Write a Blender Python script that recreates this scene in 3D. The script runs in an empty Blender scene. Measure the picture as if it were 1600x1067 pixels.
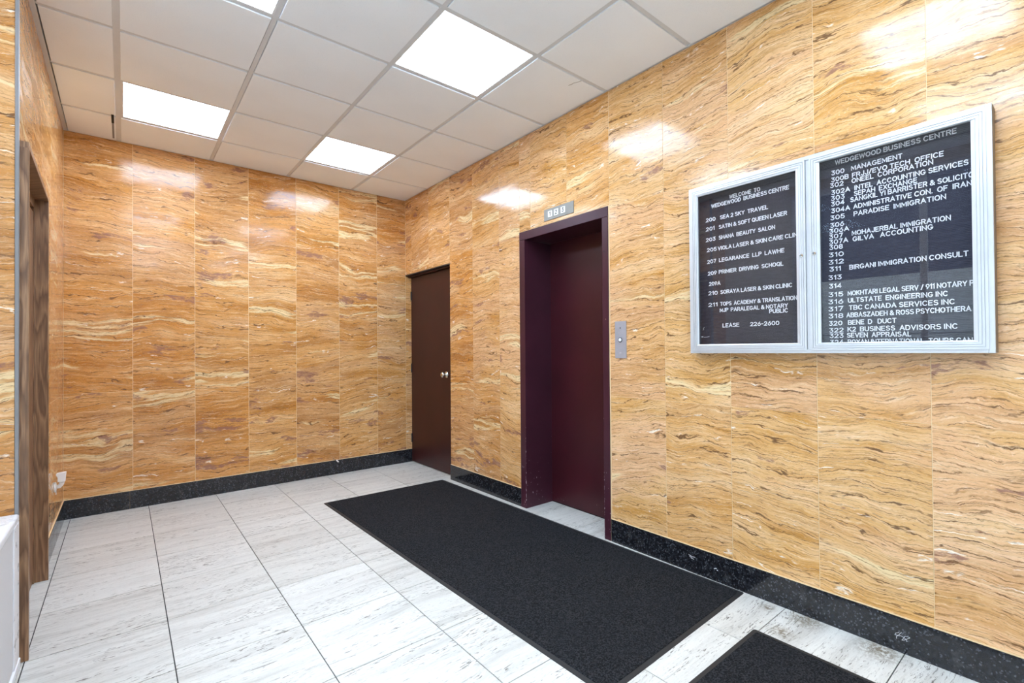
import bpy, bmesh, math, random
from mathutils import Vector, Matrix

random.seed(7)
C = bpy.context.scene.collection
SC = bpy.context.scene
R_X, L_X, B_Y, H_Z = 2.4249, -0.3468, 5.075, 2.95      # wall planes and ceiling height
F_Y, W_X = -2.60, -0.62                                # entrance wall, window wall

# ---------------------------------------------------------------- camera
cam = bpy.data.cameras.new('camera')
cam.sensor_width = 36.0
cam.lens = 751.8863 / 1600 * 36.0
cam.shift_x = -(834.9744 - 800) / 1600
cam.shift_y = (540.3187 - 533.5) / 1600
cam.clip_start = 0.02
cam_ob = bpy.data.objects.new('camera', cam)
C.objects.link(cam_ob)
yaw, pit, rol = math.radians(40.4912), math.radians(0.5061), math.radians(-0.4744)
fw = Vector((math.sin(yaw) * math.cos(pit), math.cos(yaw) * math.cos(pit), math.sin(pit)))
rt = Vector((math.cos(yaw), -math.sin(yaw), 0))
up = rt.cross(fw)
r2 = rt * math.cos(rol) + up * math.sin(rol)
u2 = -rt * math.sin(rol) + up * math.cos(rol)
cam_ob.matrix_world = Matrix(((r2.x, u2.x, -fw.x, 0), (r2.y, u2.y, -fw.y, 0), (r2.z, u2.z, -fw.z, 1.25), (0, 0, 0, 1)))
SC.camera = cam_ob

# ---------------------------------------------------------------- sky, exposure
world = bpy.data.worlds.new('overcast_sky')
SC.world = world
world.use_nodes = True
bg = world.node_tree.nodes['Background']
bg.inputs[0].default_value = (0.72, 0.85, 1.0, 1)
bg.inputs[1].default_value = 7.0
SC.view_settings.view_transform = 'Standard'
SC.view_settings.look = 'None'
SC.view_settings.exposure = 0.32
SC.view_settings.gamma = 1.0
SC.view_settings.use_curve_mapping = False
try:
    SC.cycles.use_denoising = True
    SC.cycles.max_bounces = 10
    SC.cycles.diffuse_bounces = 6
    SC.cycles.glossy_bounces = 5
    SC.cycles.transparent_max_bounces = 12
    SC.cycles.sample_clamp_indirect = 8
    SC.cycles.caustics_reflective = False
    SC.cycles.caustics_refractive = False
except Exception:
    pass
LAMP = 16.5            # radiance of the ceiling panels

def portal(name, loc, rot, sx, sy):
    l = bpy.data.lights.new(name, 'AREA')
    l.shape = 'RECTANGLE'
    l.size, l.size_y = sx, sy
    l.cycles.is_portal = True
    o = bpy.data.objects.new(name, l)
    o.location, o.rotation_euler = loc, rot
    C.objects.link(o)
portal('window_daylight', (W_X - 0.01, -0.1, 1.75), (0, -math.pi / 2, 0), 2.22, 4.4)  # sky portal at the added side window

# ================================================================ helpers
WL = {}                                                # world position of each object's origin

class NT:
    """small node-tree builder"""
    def __init__(self, name):
        self.m = bpy.data.materials.new(name)
        self.m.use_nodes = True
        self.t = self.m.node_tree
        self.b = self.t.nodes['Principled BSDF']
        self.out = self.t.nodes['Material Output']
    def n(self, typ, **kw):
        nd = self.t.nodes.new(typ)
        for k, v in kw.items():
            if k.startswith('i_'):
                key = k[2:]
                nd.inputs[int(key) if key.isdigit() else key.replace('_', ' ')].default_value = v
            else:
                setattr(nd, k, v)
        return nd
    def l(self, a, b):
        self.t.links.new(a, b)
    def val(self, s, v):
        if hasattr(v, 'is_output'):
            self.l(v, s)
        else:
            s.default_value = v
    def math(self, op, a, b=0.0, c=0.0, clamp=False):
        nd = self.n('ShaderNodeMath', operation=op, use_clamp=clamp)
        self.val(nd.inputs[0], a); self.val(nd.inputs[1], b); self.val(nd.inputs[2], c)
        return nd.outputs[0]
    def vmath(self, op, a, b=(0, 0, 0)):
        nd = self.n('ShaderNodeVectorMath', operation=op)
        self.val(nd.inputs[0], a); self.val(nd.inputs[1], b)
        return nd.outputs[0]
    def comb(self, x, y, z):
        nd = self.n('ShaderNodeCombineXYZ')
        for i, v in enumerate((x, y, z)):
            self.val(nd.inputs[i], v)
        return nd.outputs[0]
    def sep(self, v):
        nd = self.n('ShaderNodeSeparateXYZ'); self.l(v, nd.inputs[0])
        return nd.outputs
    def noise(self, vec, scale=1.0, detail=3.0, rough=0.5, dist=0.0, lac=2.0):
        nd = self.n('ShaderNodeTexNoise')
        self.l(vec, nd.inputs['Vector'])
        nd.inputs['Scale'].default_value = scale
        nd.inputs['Detail'].default_value = detail
        nd.inputs['Roughness'].default_value = rough
        nd.inputs['Lacunarity'].default_value = lac
        nd.inputs['Distortion'].default_value = dist
        return nd.outputs[0]
    def ramp(self, f, stops, interp='LINEAR'):
        nd = self.n('ShaderNodeValToRGB'); self.val(nd.inputs[0], f)
        cr = nd.color_ramp; cr.interpolation = interp
        while len(cr.elements) < len(stops):
            cr.elements.new(0.5)
        for e, (p, c) in zip(cr.elements, stops):
            e.position = p
            e.color = tuple(c) + (1,) if len(c) == 3 else c
        return nd.outputs[0]
    def smooth(self, f, a, b, lo=0.0, hi=1.0):
        nd = self.n('ShaderNodeMapRange', interpolation_type='SMOOTHSTEP')
        self.val(nd.inputs[0], f)
        for i, v in enumerate((a, b, lo, hi)):
            nd.inputs[i + 1].default_value = v
        return nd.outputs[0]
    def mix(self, f, a, b, mode='MIX'):
        nd = self.n('ShaderNodeMix', data_type='RGBA', blend_type=mode)
        self.val(nd.inputs[0], f)
        for s, v in ((nd.inputs[6], a), (nd.inputs[7], b)):
            if hasattr(v, 'is_output'):
                self.l(v, s)
            else:
                s.default_value = tuple(v) + (1,) if len(v) == 3 else v
        return nd.outputs[2]
    def col(self, c):
        if hasattr(c, 'is_output'):
            self.l(c, self.b.inputs['Base Color'])
        else:
            self.b.inputs['Base Color'].default_value = tuple(c) + (1,)
    def bump(self, h, strength=0.3, dist=0.002):
        nd = self.n('ShaderNodeBump')
        nd.inputs['Strength'].default_value = strength
        nd.inputs['Distance'].default_value = dist
        self.l(h, nd.inputs['Height'])
        self.l(nd.outputs[0], self.b.inputs['Normal'])
    def set(self, rough=0.5, metal=0.0, spec=0.5, coat=0.0, coat_rough=0.05):
        self.val(self.b.inputs['Roughness'], rough)
        self.b.inputs['Metallic'].default_value = metal
        self.b.inputs['Specular IOR Level'].default_value = spec
        self.b.inputs['Coat Weight'].default_value = coat
        self.b.inputs['Coat Roughness'].default_value = coat_rough
        return self.m

def plain(name, c, rough=0.5, metal=0.0, spec=0.5, vary=0.06, scale=14.0, bump=0.0):
    n = NT(name)
    tc = n.n('ShaderNodeTexCoord').outputs['Object']
    f = n.noise(tc, scale, 4, 0.6)
    n.col(n.mix(n.smooth(f, 0.3, 0.7), [v * (1 - vary) for v in c], [min(1, v * (1 + vary)) for v in c]))
    n.set(n.smooth(f, 0.2, 0.8, max(0.02, rough - 0.05), rough + 0.05), metal, spec)
    if bump:
        n.bump(n.noise(tc, 900.0, 2, 0.6), bump, 0.001)
    return n.m

class MB:
    """collects world-space geometry and links it as ONE mesh object"""
    def __init__(self):
        self.v, self.f = [], []
    def box(self, x0, x1, y0, y1, z0, z1):
        x0, x1 = min(x0, x1), max(x0, x1); y0, y1 = min(y0, y1), max(y0, y1); z0, z1 = min(z0, z1), max(z0, z1)
        b = len(self.v)
        self.v += [(x0, y0, z0), (x1, y0, z0), (x1, y1, z0), (x0, y1, z0), (x0, y0, z1), (x1, y0, z1), (x1, y1, z1), (x0, y1, z1)]
        self.f += [tuple(b + i for i in q) for q in ((0, 3, 2, 1), (4, 5, 6, 7), (0, 1, 5, 4), (1, 2, 6, 5), (2, 3, 7, 6), (3, 0, 4, 7))]
        return self
    def prism(self, pts, axis, a, b):
        """extrude a closed outline of 2D points along an axis (0,1,2) from a to b"""
        k = len(self.v); n = len(pts)
        def mk(p, t):
            q = list(p); q.insert(axis, t); return tuple(q)
        self.v += [mk(p, a) for p in pts] + [mk(p, b) for p in pts]
        self.f += [tuple(range(k + n - 1, k - 1, -1)), tuple(range(k + n, k + 2 * n))]
        self.f += [(k + i, k + (i + 1) % n, k + n + (i + 1) % n, k + n + i) for i in range(n)]
        return self
    def lathe(self, prof, axis, c, seg=20):
        """prof: (along-axis, radius); c: world point of axis origin"""
        k = len(self.v)
        for t, r in prof:
            for i in range(seg):
                a = 2 * math.pi * i / seg
                p = [r * math.cos(a), r * math.sin(a)]; p.insert(axis, t)
                self.v.append(tuple(c[j] + p[j] for j in range(3)))
        m = len(prof)
        for j in range(m - 1):
            for i in range(seg):
                i2 = (i + 1) % seg
                self.f.append((k + j * seg + i, k + j * seg + i2, k + (j + 1) * seg + i2, k + (j + 1) * seg + i))
        self.f.append(tuple(k + i for i in range(seg))[::-1])
        self.f.append(tuple(k + (m - 1) * seg + i for i in range(seg)))
        return self
    def tube(self, pts, r, seg=8):
        k = len(self.v); P = [Vector(p) for p in pts]
        for i, p in enumerate(P):
            d = (P[min(i + 1, len(P) - 1)] - P[max(i - 1, 0)]).normalized()
            a = d.cross(Vector((0, 0, 1)))
            if a.length < 1e-3: a = d.cross(Vector((1, 0, 0)))
            a.normalize(); b = d.cross(a)
            for s in range(seg):
                t = 2 * math.pi * s / seg
                self.v.append(tuple(p + a * r * math.cos(t) + b * r * math.sin(t)))
        for j in range(len(P) - 1):
            for s in range(seg):
                s2 = (s + 1) % seg
                self.f.append((k + j * seg + s, k + j * seg + s2, k + (j + 1) * seg + s2, k + (j + 1) * seg + s))
        self.f.append(tuple(k + s for s in range(seg))); self.f.append(tuple(k + (len(P) - 1) * seg + s for s in range(seg))[::-1])
        return self
    def build(self, name, mat, parent=None, bevel=0.0, smooth=False, origin=None, fix=True):
        xs, ys, zs = zip(*self.v)
        o3 = origin or ((min(xs) + max(xs)) / 2, (min(ys) + max(ys)) / 2, min(zs))
        me = bpy.data.meshes.new(name)
        me.from_pydata([(x - o3[0], y - o3[1], z - o3[2]) for x, y, z in self.v], [], self.f)
        if fix:
            bm = bmesh.new(); bm.from_mesh(me)
            bmesh.ops.recalc_face_normals(bm, faces=bm.faces)
            bm.to_mesh(me); bm.free()
        if smooth:
            me.polygons.foreach_set('use_smooth', [True] * len(me.polygons))
        me.materials.append(mat)
        o = bpy.data.objects.new(name, me)
        C.objects.link(o)
        place(o, o3, parent)
        if bevel:
            md = o.modifiers.new('bevel', 'BEVEL')
            md.width = bevel; md.segments = 2; md.limit_method = 'ANGLE'
        return o

def place(o, loc, parent=None):
    WL[o.name] = Vector(loc)
    o.location = loc
    if parent:
        o.parent = parent
        o.location = Vector(loc) - WL[parent.name]

def empty(name, loc):
    o = bpy.data.objects.new(name, None)
    o.empty_display_size = 0.1
    C.objects.link(o)
    place(o, loc)
    return o

def tag(o, label=None, cat=None, group=None, kind=None):
    if label: o['label'] = label
    if cat: o['category'] = cat
    if group: o['group'] = group
    if kind: o['kind'] = kind
    return o

def struct(o, label, cat):
    return tag(o, label, cat, kind='structure')

# ================================================================ materials
def marble():
    n = NT('golden_vein_marble')
    tc = n.n('ShaderNodeTexCoord').outputs['Object']
    oi = n.n('ShaderNodeObjectInfo')
    rx, ry, rz = n.sep(oi.outputs['Color'])
    x, y, z = n.sep(tc)
    u0 = n.math('ADD', x, y)
    # every slab is cut from another place of the block and its bedding tilts a little
    ang = n.math('MULTIPLY', n.math('SUBTRACT', ry, 0.5), 0.15)
    u = n.math('ADD', n.math('MULTIPLY', u0, n.math('COSINE', ang)), n.math('MULTIPLY', z, n.math('SINE', ang)))
    v = n.math('SUBTRACT', n.math('MULTIPLY', z, n.math('COSINE', ang)), n.math('MULTIPLY', u0, n.math('SINE', ang)))
    ou = n.math('MULTIPLY', rx, 37.0)
    ov = n.math('MULTIPLY', rz, 23.0)
    P = n.comb(n.math('ADD', u, ou), n.math('ADD', v, ov), n.math('MULTIPLY', rx, 11.0))
    w1 = n.math('MULTIPLY', n.math('SUBTRACT', n.noise(P, 1.9, 2, 0.5), 0.5), 0.20)
    w2 = n.math('MULTIPLY', n.math('SUBTRACT', n.noise(P, 9.0, 2, 0.5), 0.5), 0.030)
    w3 = n.math('MULTIPLY', n.math('SUBTRACT', n.noise(P, 34.0, 3, 0.65), 0.5), 0.016)
    px, py, pz = n.sep(P)
    vv = n.math('ADD', n.math('ADD', py, w1), n.math('ADD', w2, w3))
    def st(su, sv, off=0.0):
        return n.comb(n.math('MULTIPLY', px, su), n.math('MULTIPLY', vv, sv), n.math('ADD', pz, off))
    bed = n.noise(st(0.7, 6.5), 1.5, 6, 0.62)
    body = n.ramp(bed, [(0.24, (0.46, 0.195, 0.035)), (0.36, (0.61, 0.300, 0.072)), (0.47, (0.73, 0.415, 0.160)), (0.60, (0.78, 0.485, 0.235)), (0.78, (0.82, 0.58, 0.34))])
    rich = oi.outputs['Alpha']
    body = n.mix(rich, body, n.mix(1.0, body, (0.85, 0.645, 0.39), 'MULTIPLY'))
    # pink and gold zones, differently rich in every slab
    pk = n.math('ADD', n.noise(st(1.1, 4.0, 21.0), 1.2, 4, 0.6), n.math('MULTIPLY', n.math('SUBTRACT', rx, 0.5), 0.22))
    c = n.mix(n.smooth(pk, 0.46, 0.66, 0.0, 0.65), body, n.mix(rich, (0.80, 0.475, 0.275), (0.60, 0.325, 0.145)))
    # dark honey and pale stretches
    dz = n.noise(st(0.8, 4.5, 27.0), 1.3, 5, 0.65)
    c = n.mix(n.math('MULTIPLY', n.smooth(dz, 0.50, 0.64), n.math('ADD', 0.25, n.math('MULTIPLY', rich, 0.45))), c, n.mix(1.0, c, (0.62, 0.50, 0.34), 'MULTIPLY'))
    c = n.mix(n.math('MULTIPLY', n.smooth(dz, 0.46, 0.32), 0.40), c, (0.88, 0.62, 0.36))
    # fine bedding grain
    fine = n.noise(st(4.0, 60.0, 3.1), 1.3, 5, 0.75)
    c = n.mix(n.smooth(fine, 0.50, 0.72, 0.0, 0.70), c, (0.42, 0.205, 0.055))
    c = n.mix(n.smooth(fine, 0.48, 0.30, 0.0, 0.60), c, (0.92, 0.70, 0.44))
    speck = n.noise(st(42.0, 150.0, 9.0), 1.5, 4, 0.8)
    c = n.mix(n.smooth(speck, 0.54, 0.74, 0.0, 0.55), c, (0.36, 0.175, 0.055))
    c = n.mix(n.smooth(speck, 0.44, 0.26, 0.0, 0.60), c, (0.95, 0.78, 0.58))
    def lines(k, su, sv, amp, off, width, mlo, mhi, strength, colr, c, rarity=1.0):
        # strings of thin, nearly parallel veins: the bedding coordinate plus a stretched disturbance
        f = n.math('ADD', n.math('MULTIPLY', vv, k), n.math('MULTIPLY', n.noise(st(su, sv, off), 1.0, 4, 0.55), amp))
        fr = n.math('FRACT', f)
        d = n.math('ABSOLUTE', n.math('SUBTRACT', fr, 0.5))
        m = n.smooth(d, width, width * 0.25)
        q = n.smooth(n.noise(st(su * 2.2, k * 0.45, off + 50), 1.0, 3, 0.7), mlo, mhi)
        return n.mix(n.math('MULTIPLY', n.math('MULTIPLY', m, q), strength), c, colr)
    # cream bands that follow the bedding, with ragged edges
    ln = n.noise(st(0.5, 5.5, 5.0), 1.2, 3, 0.5)
    la = n.math('ABSOLUTE', n.math('SUBTRACT', ln, n.math('SUBTRACT', 0.68, n.math('MULTIPLY', rich, 0.06))))
    rag = n.noise(st(6.0, 90.0, 7.7), 1.0, 4, 0.7)
    lm = n.math('MULTIPLY', n.smooth(la, 0.036, 0.010), n.smooth(rag, 0.30, 0.56))
    c = n.mix(n.math('MULTIPLY', lm, 0.9), c, (0.84, 0.66, 0.37))
    # white crystalline threads
    c = lines(11.0, 3.0, 16.0, 1.6, 15.0, 0.040, 0.55, 0.63, 0.85, (0.95, 0.86, 0.72), c)
    # purple brown breccia patches
    pb = n.noise(st(2.0, 7.0, 41.0), 1.2, 4, 0.6)
    pm = n.smooth(n.math('ADD', pb, n.math('MULTIPLY', rich, 0.06)), 0.655, 0.69)
    pm = n.math('MULTIPLY', pm, n.smooth(n.noise(st(20, 60, 43.0), 1.0, 4, 0.75), 0.34, 0.56))
    c = n.mix(n.math('MULTIPLY', pm, 0.8), c, (0.27, 0.12, 0.095))
    # dark wandering hairlines
    c = lines(17.0, 2.2, 12.0, 2.4, 61.0, 0.042, 0.40, 0.50, 0.88, (0.13, 0.062, 0.028), c)
    c = lines(37.0, 4.0, 22.0, 2.6, 66.0, 0.068, 0.42, 0.54, 0.75, (0.20, 0.095, 0.038), c)
    c = lines(80.0, 7.0, 40.0, 2.6, 71.0, 0.13, 0.42, 0.56, 0.60, (0.30, 0.150, 0.060), c)
    n.col(c)
    n.set(n.smooth(n.noise(st(5, 14, 90.0), 1.2, 4, 0.7), 0.3, 0.7, 0.07, 0.22), 0.0, 0.34)
    n.bump(n.noise(P, 7.0, 3, 0.5), 0.10, 0.004)
    return n.m

def granite():
    n = NT('black_granite')
    tc = n.n('ShaderNodeTexCoord').outputs['Object']
    vo = n.n('ShaderNodeTexVoronoi', i_Scale=170.0); n.l(tc, vo.inputs['Vector'])
    s = n.sep(vo.outputs['Color'])[0]
    f = n.noise(tc, 60.0, 4, 0.7)
    c = n.mix(n.smooth(f, 0.35, 0.7), (0.006, 0.006, 0.008), (0.022, 0.022, 0.026))
    c = n.mix(n.smooth(s, 0.86, 0.95, 0.0, 0.8), c, (0.085, 0.09, 0.105))
    c = n.mix(n.smooth(n.noise(tc, 9.0, 5, 0.7), 0.58, 0.75, 0.0, 0.35), c, (0.10, 0.10, 0.10))
    n.col(c)
    return n.set(n.smooth(n.noise(tc, 14.0, 3, 0.6), 0.3, 0.7, 0.07, 0.16), 0.0, 0.5)

STAINS = ((2.385, 0.885, 0.12), (2.375, 0.600, 0.13), (2.36, 1.05, 0.05), (2.20, 0.92, 0.07))
def travertine():
    n = NT('pale_veined_floor_stone')
    tc = n.n('ShaderNodeTexCoord').outputs['Object']
    oi = n.n('ShaderNodeObjectInfo')
    rx, ry, rz = n.sep(oi.outputs['Color'])
    x, y, z = n.sep(tc)
    P = n.comb(n.math('ADD', x, n.math('MULTIPLY', rx, 31.0)), n.math('ADD', y, n.math('MULTIPLY', rz, 17.0)), n.math('MULTIPLY', ry, 9.0))
    px, py, pz = n.sep(P)
    w = n.math('MULTIPLY', n.math('SUBTRACT', n.noise(P, 2.5, 2, 0.5), 0.5), 0.10)
    vv = n.math('ADD', py, w)
    def st(su, sv, off=0.0):
        return n.comb(n.math('MULTIPLY', px, su), n.math('MULTIPLY', vv, sv), n.math('ADD', pz, off))
    bed = n.noise(st(0.7, 11.0), 1.3, 6, 0.68)
    c = n.ramp(bed, [(0.28, (0.50, 0.495, 0.475)), (0.44, (0.64, 0.64, 0.625)), (0.60, (0.72, 0.725, 0.71)), (0.8, (0.63, 0.635, 0.625))])
    g = n.noise(st(70, 130, 3.0), 1.0, 3, 0.75)
    c = n.mix(n.smooth(g, 0.54, 0.72, 0.0, 0.45), c, (0.42, 0.41, 0.38))
    c = n.mix(n.math('MULTIPLY', n.smooth(n.noise(st(3.0, 42, 18.0), 1.0, 5, 0.68), 0.54, 0.68), 0.40), c, (0.42, 0.405, 0.37))
    # dashes: short dark pits strung along the beds
    zone = n.smooth(n.noise(st(1.5, 11.0, 12.0), 1.3, 4, 0.6), 0.44, 0.62)
    d = n.noise(st(24, 150, 8.0), 1.0, 3, 0.62)
    c = n.mix(n.math('MULTIPLY', n.smooth(d, 0.57, 0.64), n.math('ADD', n.math('MULTIPLY', zone, 0.85), 0.15)), c, (0.13, 0.115, 0.10))
    d2 = n.noise(st(7, 90, 28.0), 1.0, 4, 0.66)
    c = n.mix(n.math('MULTIPLY', n.smooth(d2, 0.60, 0.66), n.math('ADD', n.math('MULTIPLY', zone, 0.6), 0.08)), c, (0.19, 0.17, 0.15))
    # old rusty scuffs by the skirting
    geo = n.n('ShaderNodeNewGeometry').outputs['Position']
    for sx_, sy_, rr_ in STAINS:
        dn = n.n('ShaderNodeVectorMath', operation='DISTANCE'); n.l(geo, dn.inputs[0]); dn.inputs[1].default_value = (sx_, sy_, 0.0)
        mk = n.math('MULTIPLY', n.smooth(dn.outputs['Value'], rr_, 0.0), n.smooth(n.noise(geo, 55.0, 5, 0.8), 0.40, 0.56))
        c = n.mix(n.math('MULTIPLY', mk, 1.0, clamp=True), c, (0.17, 0.13, 0.08))
    # tint of the single tile
    c = n.mix(1.0, c, n.mix(ry, (0.92, 0.895, 0.85), (1.0, 0.985, 0.95)), 'MULTIPLY')
    n.col(c)
    n.set(n.smooth(bed, 0.3, 0.7, 0.30, 0.44), 0.0, 0.45)
    n.bump(g, 0.15, 0.001)
    return n.m

def wood():
    n = NT('walnut_veneer')
    tc = n.n('ShaderNodeTexCoord').outputs['Object']
    x, y, z = n.sep(tc)
    u = n.math('ADD', x, n.math('MULTIPLY', y, 0.8))
    P = n.comb(n.math('MULTIPLY', u, 9.0), n.math('MULTIPLY', z, 0.9), 3.3)
    a = n.noise(P, 1.4, 3, 0.5)
    ring = n.math('FRACT', n.math('MULTIPLY', a, 9.0))
    fine = n.noise(n.comb(n.math('MULTIPLY', u, 220.0), n.math('MULTIPLY', z, 6.0), 1.0), 1.0, 3, 0.6)
    c = n.ramp(ring, [(0.0, (0.16, 0.082, 0.043)), (0.35, (0.27, 0.145, 0.075)), (0.7, (0.37, 0.21, 0.112)), (0.95, (0.22, 0.115, 0.060)), (1.0, (0.16, 0.082, 0.043))])
    c = n.mix(n.smooth(fine, 0.4, 0.7, 0.0, 0.5), c, (0.10, 0.05, 0.028))
    n.col(c)
    return n.set(0.38, 0.0, 0.4)

def tile_ceiling():
    n = NT('ceiling_tile_board')
    tc = n.n('ShaderNodeTexCoord').outputs['Object']
    f = n.noise(tc, 160.0, 4, 0.7)
    g = n.noise(tc, 1.7, 3, 0.5)
    c = n.mix(n.smooth(g, 0.35, 0.65), (0.86, 0.90, 0.94), (0.89, 0.93, 0.97))
    c = n.mix(n.smooth(f, 0.60, 0.72, 0.0, 0.35), c, (0.45, 0.45, 0.45))
    n.col(c)
    n.set(0.85, 0.0, 0.2)
    n.bump(f, 0.5, 0.0025)
    return n.m

def mat_pile():
    n = NT('charcoal_mat_pile')
    tc = n.n('ShaderNodeTexCoord').outputs['Object']
    f = n.noise(tc, 150.0, 4, 0.8)
    g = n.noise(tc, 3.0, 4, 0.6)
    c = n.mix(n.smooth(f, 0.42, 0.62), (0.004, 0.004, 0.005), (0.045, 0.046, 0.051))
    c = n.mix(n.smooth(g, 0.3, 0.7, 0.0, 0.35), c, (0.017, 0.018, 0.022))
    n.col(c)
    n.set(0.95, 0.0, 0.15)

    n.bump(f, 1.0, 0.006)
    return n.m

def chipped_paint(name, c, chip, low=1.0, rough=0.3):
    """enamel with chips that get denser towards the kicked lower edges"""
    n = NT(name)
    geo = n.n('ShaderNodeNewGeometry').outputs['Position']
    x, y, z = n.sep(geo)
    f = n.noise(geo, 4.0, 3, 0.5)
    base = n.mix(n.smooth(f, 0.3, 0.7), [v * 0.9 for v in c], [v * 1.1 for v in c])
    s = n.noise(n.comb(n.math('MULTIPLY', x, 1.0), n.math('MULTIPLY', y, 1.0), n.math('MULTIPLY', z, 0.45)), 85.0, 3, 0.65)
    wear = n.smooth(z, low, 0.05, 0.0, 0.10)
    # the kicked arrises of the frame lose their paint first
    ea = n.math('MINIMUM', n.math('ABSOLUTE', n.math('SUBTRACT', y, 2.943)), n.math('ABSOLUTE', n.math('SUBTRACT', y, 2.132)))
    eb = n.math('SUBTRACT', x, R_X - 0.008)
    edge = n.math('MULTIPLY', n.smooth(n.math('MAXIMUM', ea, eb), 0.007, 0.001), n.smooth(z, 1.3, 0.3, 0.0, 0.16))
    m = n.smooth(n.math('SUBTRACT', s, n.math('SUBTRACT', n.math('SUBTRACT', 0.775, wear), edge)), 0.0, 0.02)
    n.col(n.mix(n.math('MULTIPLY', m, 0.8), base, chip))
    return n.set(rough, 0.0, 0.36)

def felt():
    n = NT('grooved_letter_felt')
    geo = n.n('ShaderNodeNewGeometry').outputs['Position']
    x, y, z = n.sep(geo)
    g = n.math('FRACT', n.math('MULTIPLY', z, 1 / 0.0064))
    d = n.math('ABSOLUTE', n.math('SUBTRACT', g, 0.5))
    f = n.noise(n.comb(n.math('MULTIPLY', y, 25.0), n.math('MULTIPLY', z, 90.0), 0.0), 1.0, 3, 0.6)
    c = n.mix(n.smooth(d, 0.36, 0.46), (0.040, 0.039, 0.054), (0.007, 0.007, 0.010))
    c = n.mix(n.smooth(f, 0.4, 0.7, 0.0, 0.5), c, (0.060, 0.058, 0.078))
    n.col(c)
    n.set(0.9, 0.0, 0.2)
    n.bump(n.smooth(d, 0.46, 0.34), 0.8, 0.002)
    return n.m

def glass_thin(name, tint=(1, 1, 1), rough=0.0):
    n = NT(name)
    tr = n.n('ShaderNodeBsdfTransparent'); tr.inputs[0].default_value = tuple(tint) + (1,)
    gl = n.n('ShaderNodeBsdfGlossy'); gl.inputs['Roughness'].default_value = rough
    fr = n.n('ShaderNodeFresnel')
    bf = n.n('ShaderNodeNewGeometry').outputs['Backfacing']
    n.l(n.math('SUBTRACT', 1.5, n.math('MULTIPLY', bf, 1.5 - 1 / 1.5)), fr.inputs[0])      # thin sheet: no refraction, so the same from both sides
    k = n.math('MULTIPLY', fr.outputs[0], 1.0, clamp=True)
    mx = n.n('ShaderNodeMixShader')
    n.l(k, mx.inputs[0]); n.l(tr.outputs[0], mx.inputs[1]); n.l(gl.outputs[0], mx.inputs[2])
    n.l(mx.outputs[0], n.out.inputs[0])
    n.t.nodes.remove(n.b)
    return n.m

def brushed(name, c, rough=0.35, horizontal=False):
    n = NT(name)
    geo = n.n('ShaderNodeTexCoord').outputs['Object']
    x, y, z = n.sep(geo)
    v = n.comb(n.math('MULTIPLY', x, 60), n.math('MULTIPLY', y, 6 if horizontal else 400), n.math('MULTIPLY', z, 400 if horizontal else 6))
    f = n.noise(v, 1.0, 3, 0.6)
    n.col(n.mix(f, [q * 0.85 for q in c], [min(1, q * 1.12) for q in c]))
    return n.set(n.smooth(f, 0.3, 0.7, rough - 0.06, rough + 0.08), 1.0, 0.5)

def panel_light():
    n = NT('lit_prismatic_diffuser')
    tc = n.n('ShaderNodeTexCoord').outputs['Object']
    x, y, z = n.sep(tc)
    # three tubes behind the lens
    t = n.math('COSINE', n.math('MULTIPLY', y, 2 * math.pi / 0.19))
    s = n.smooth(t, -1.0, 1.0, 0.86, 1.08)
    em = n.n('ShaderNodeEmission'); em.inputs[0].default_value = (0.78, 0.95, 1.17, 1)
    n.l(n.math('MULTIPLY', s, LAMP), em.inputs[1])
    n.l(em.outputs[0], n.out.inputs[0])
    n.t.nodes.remove(n.b)
    return n.m

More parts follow.
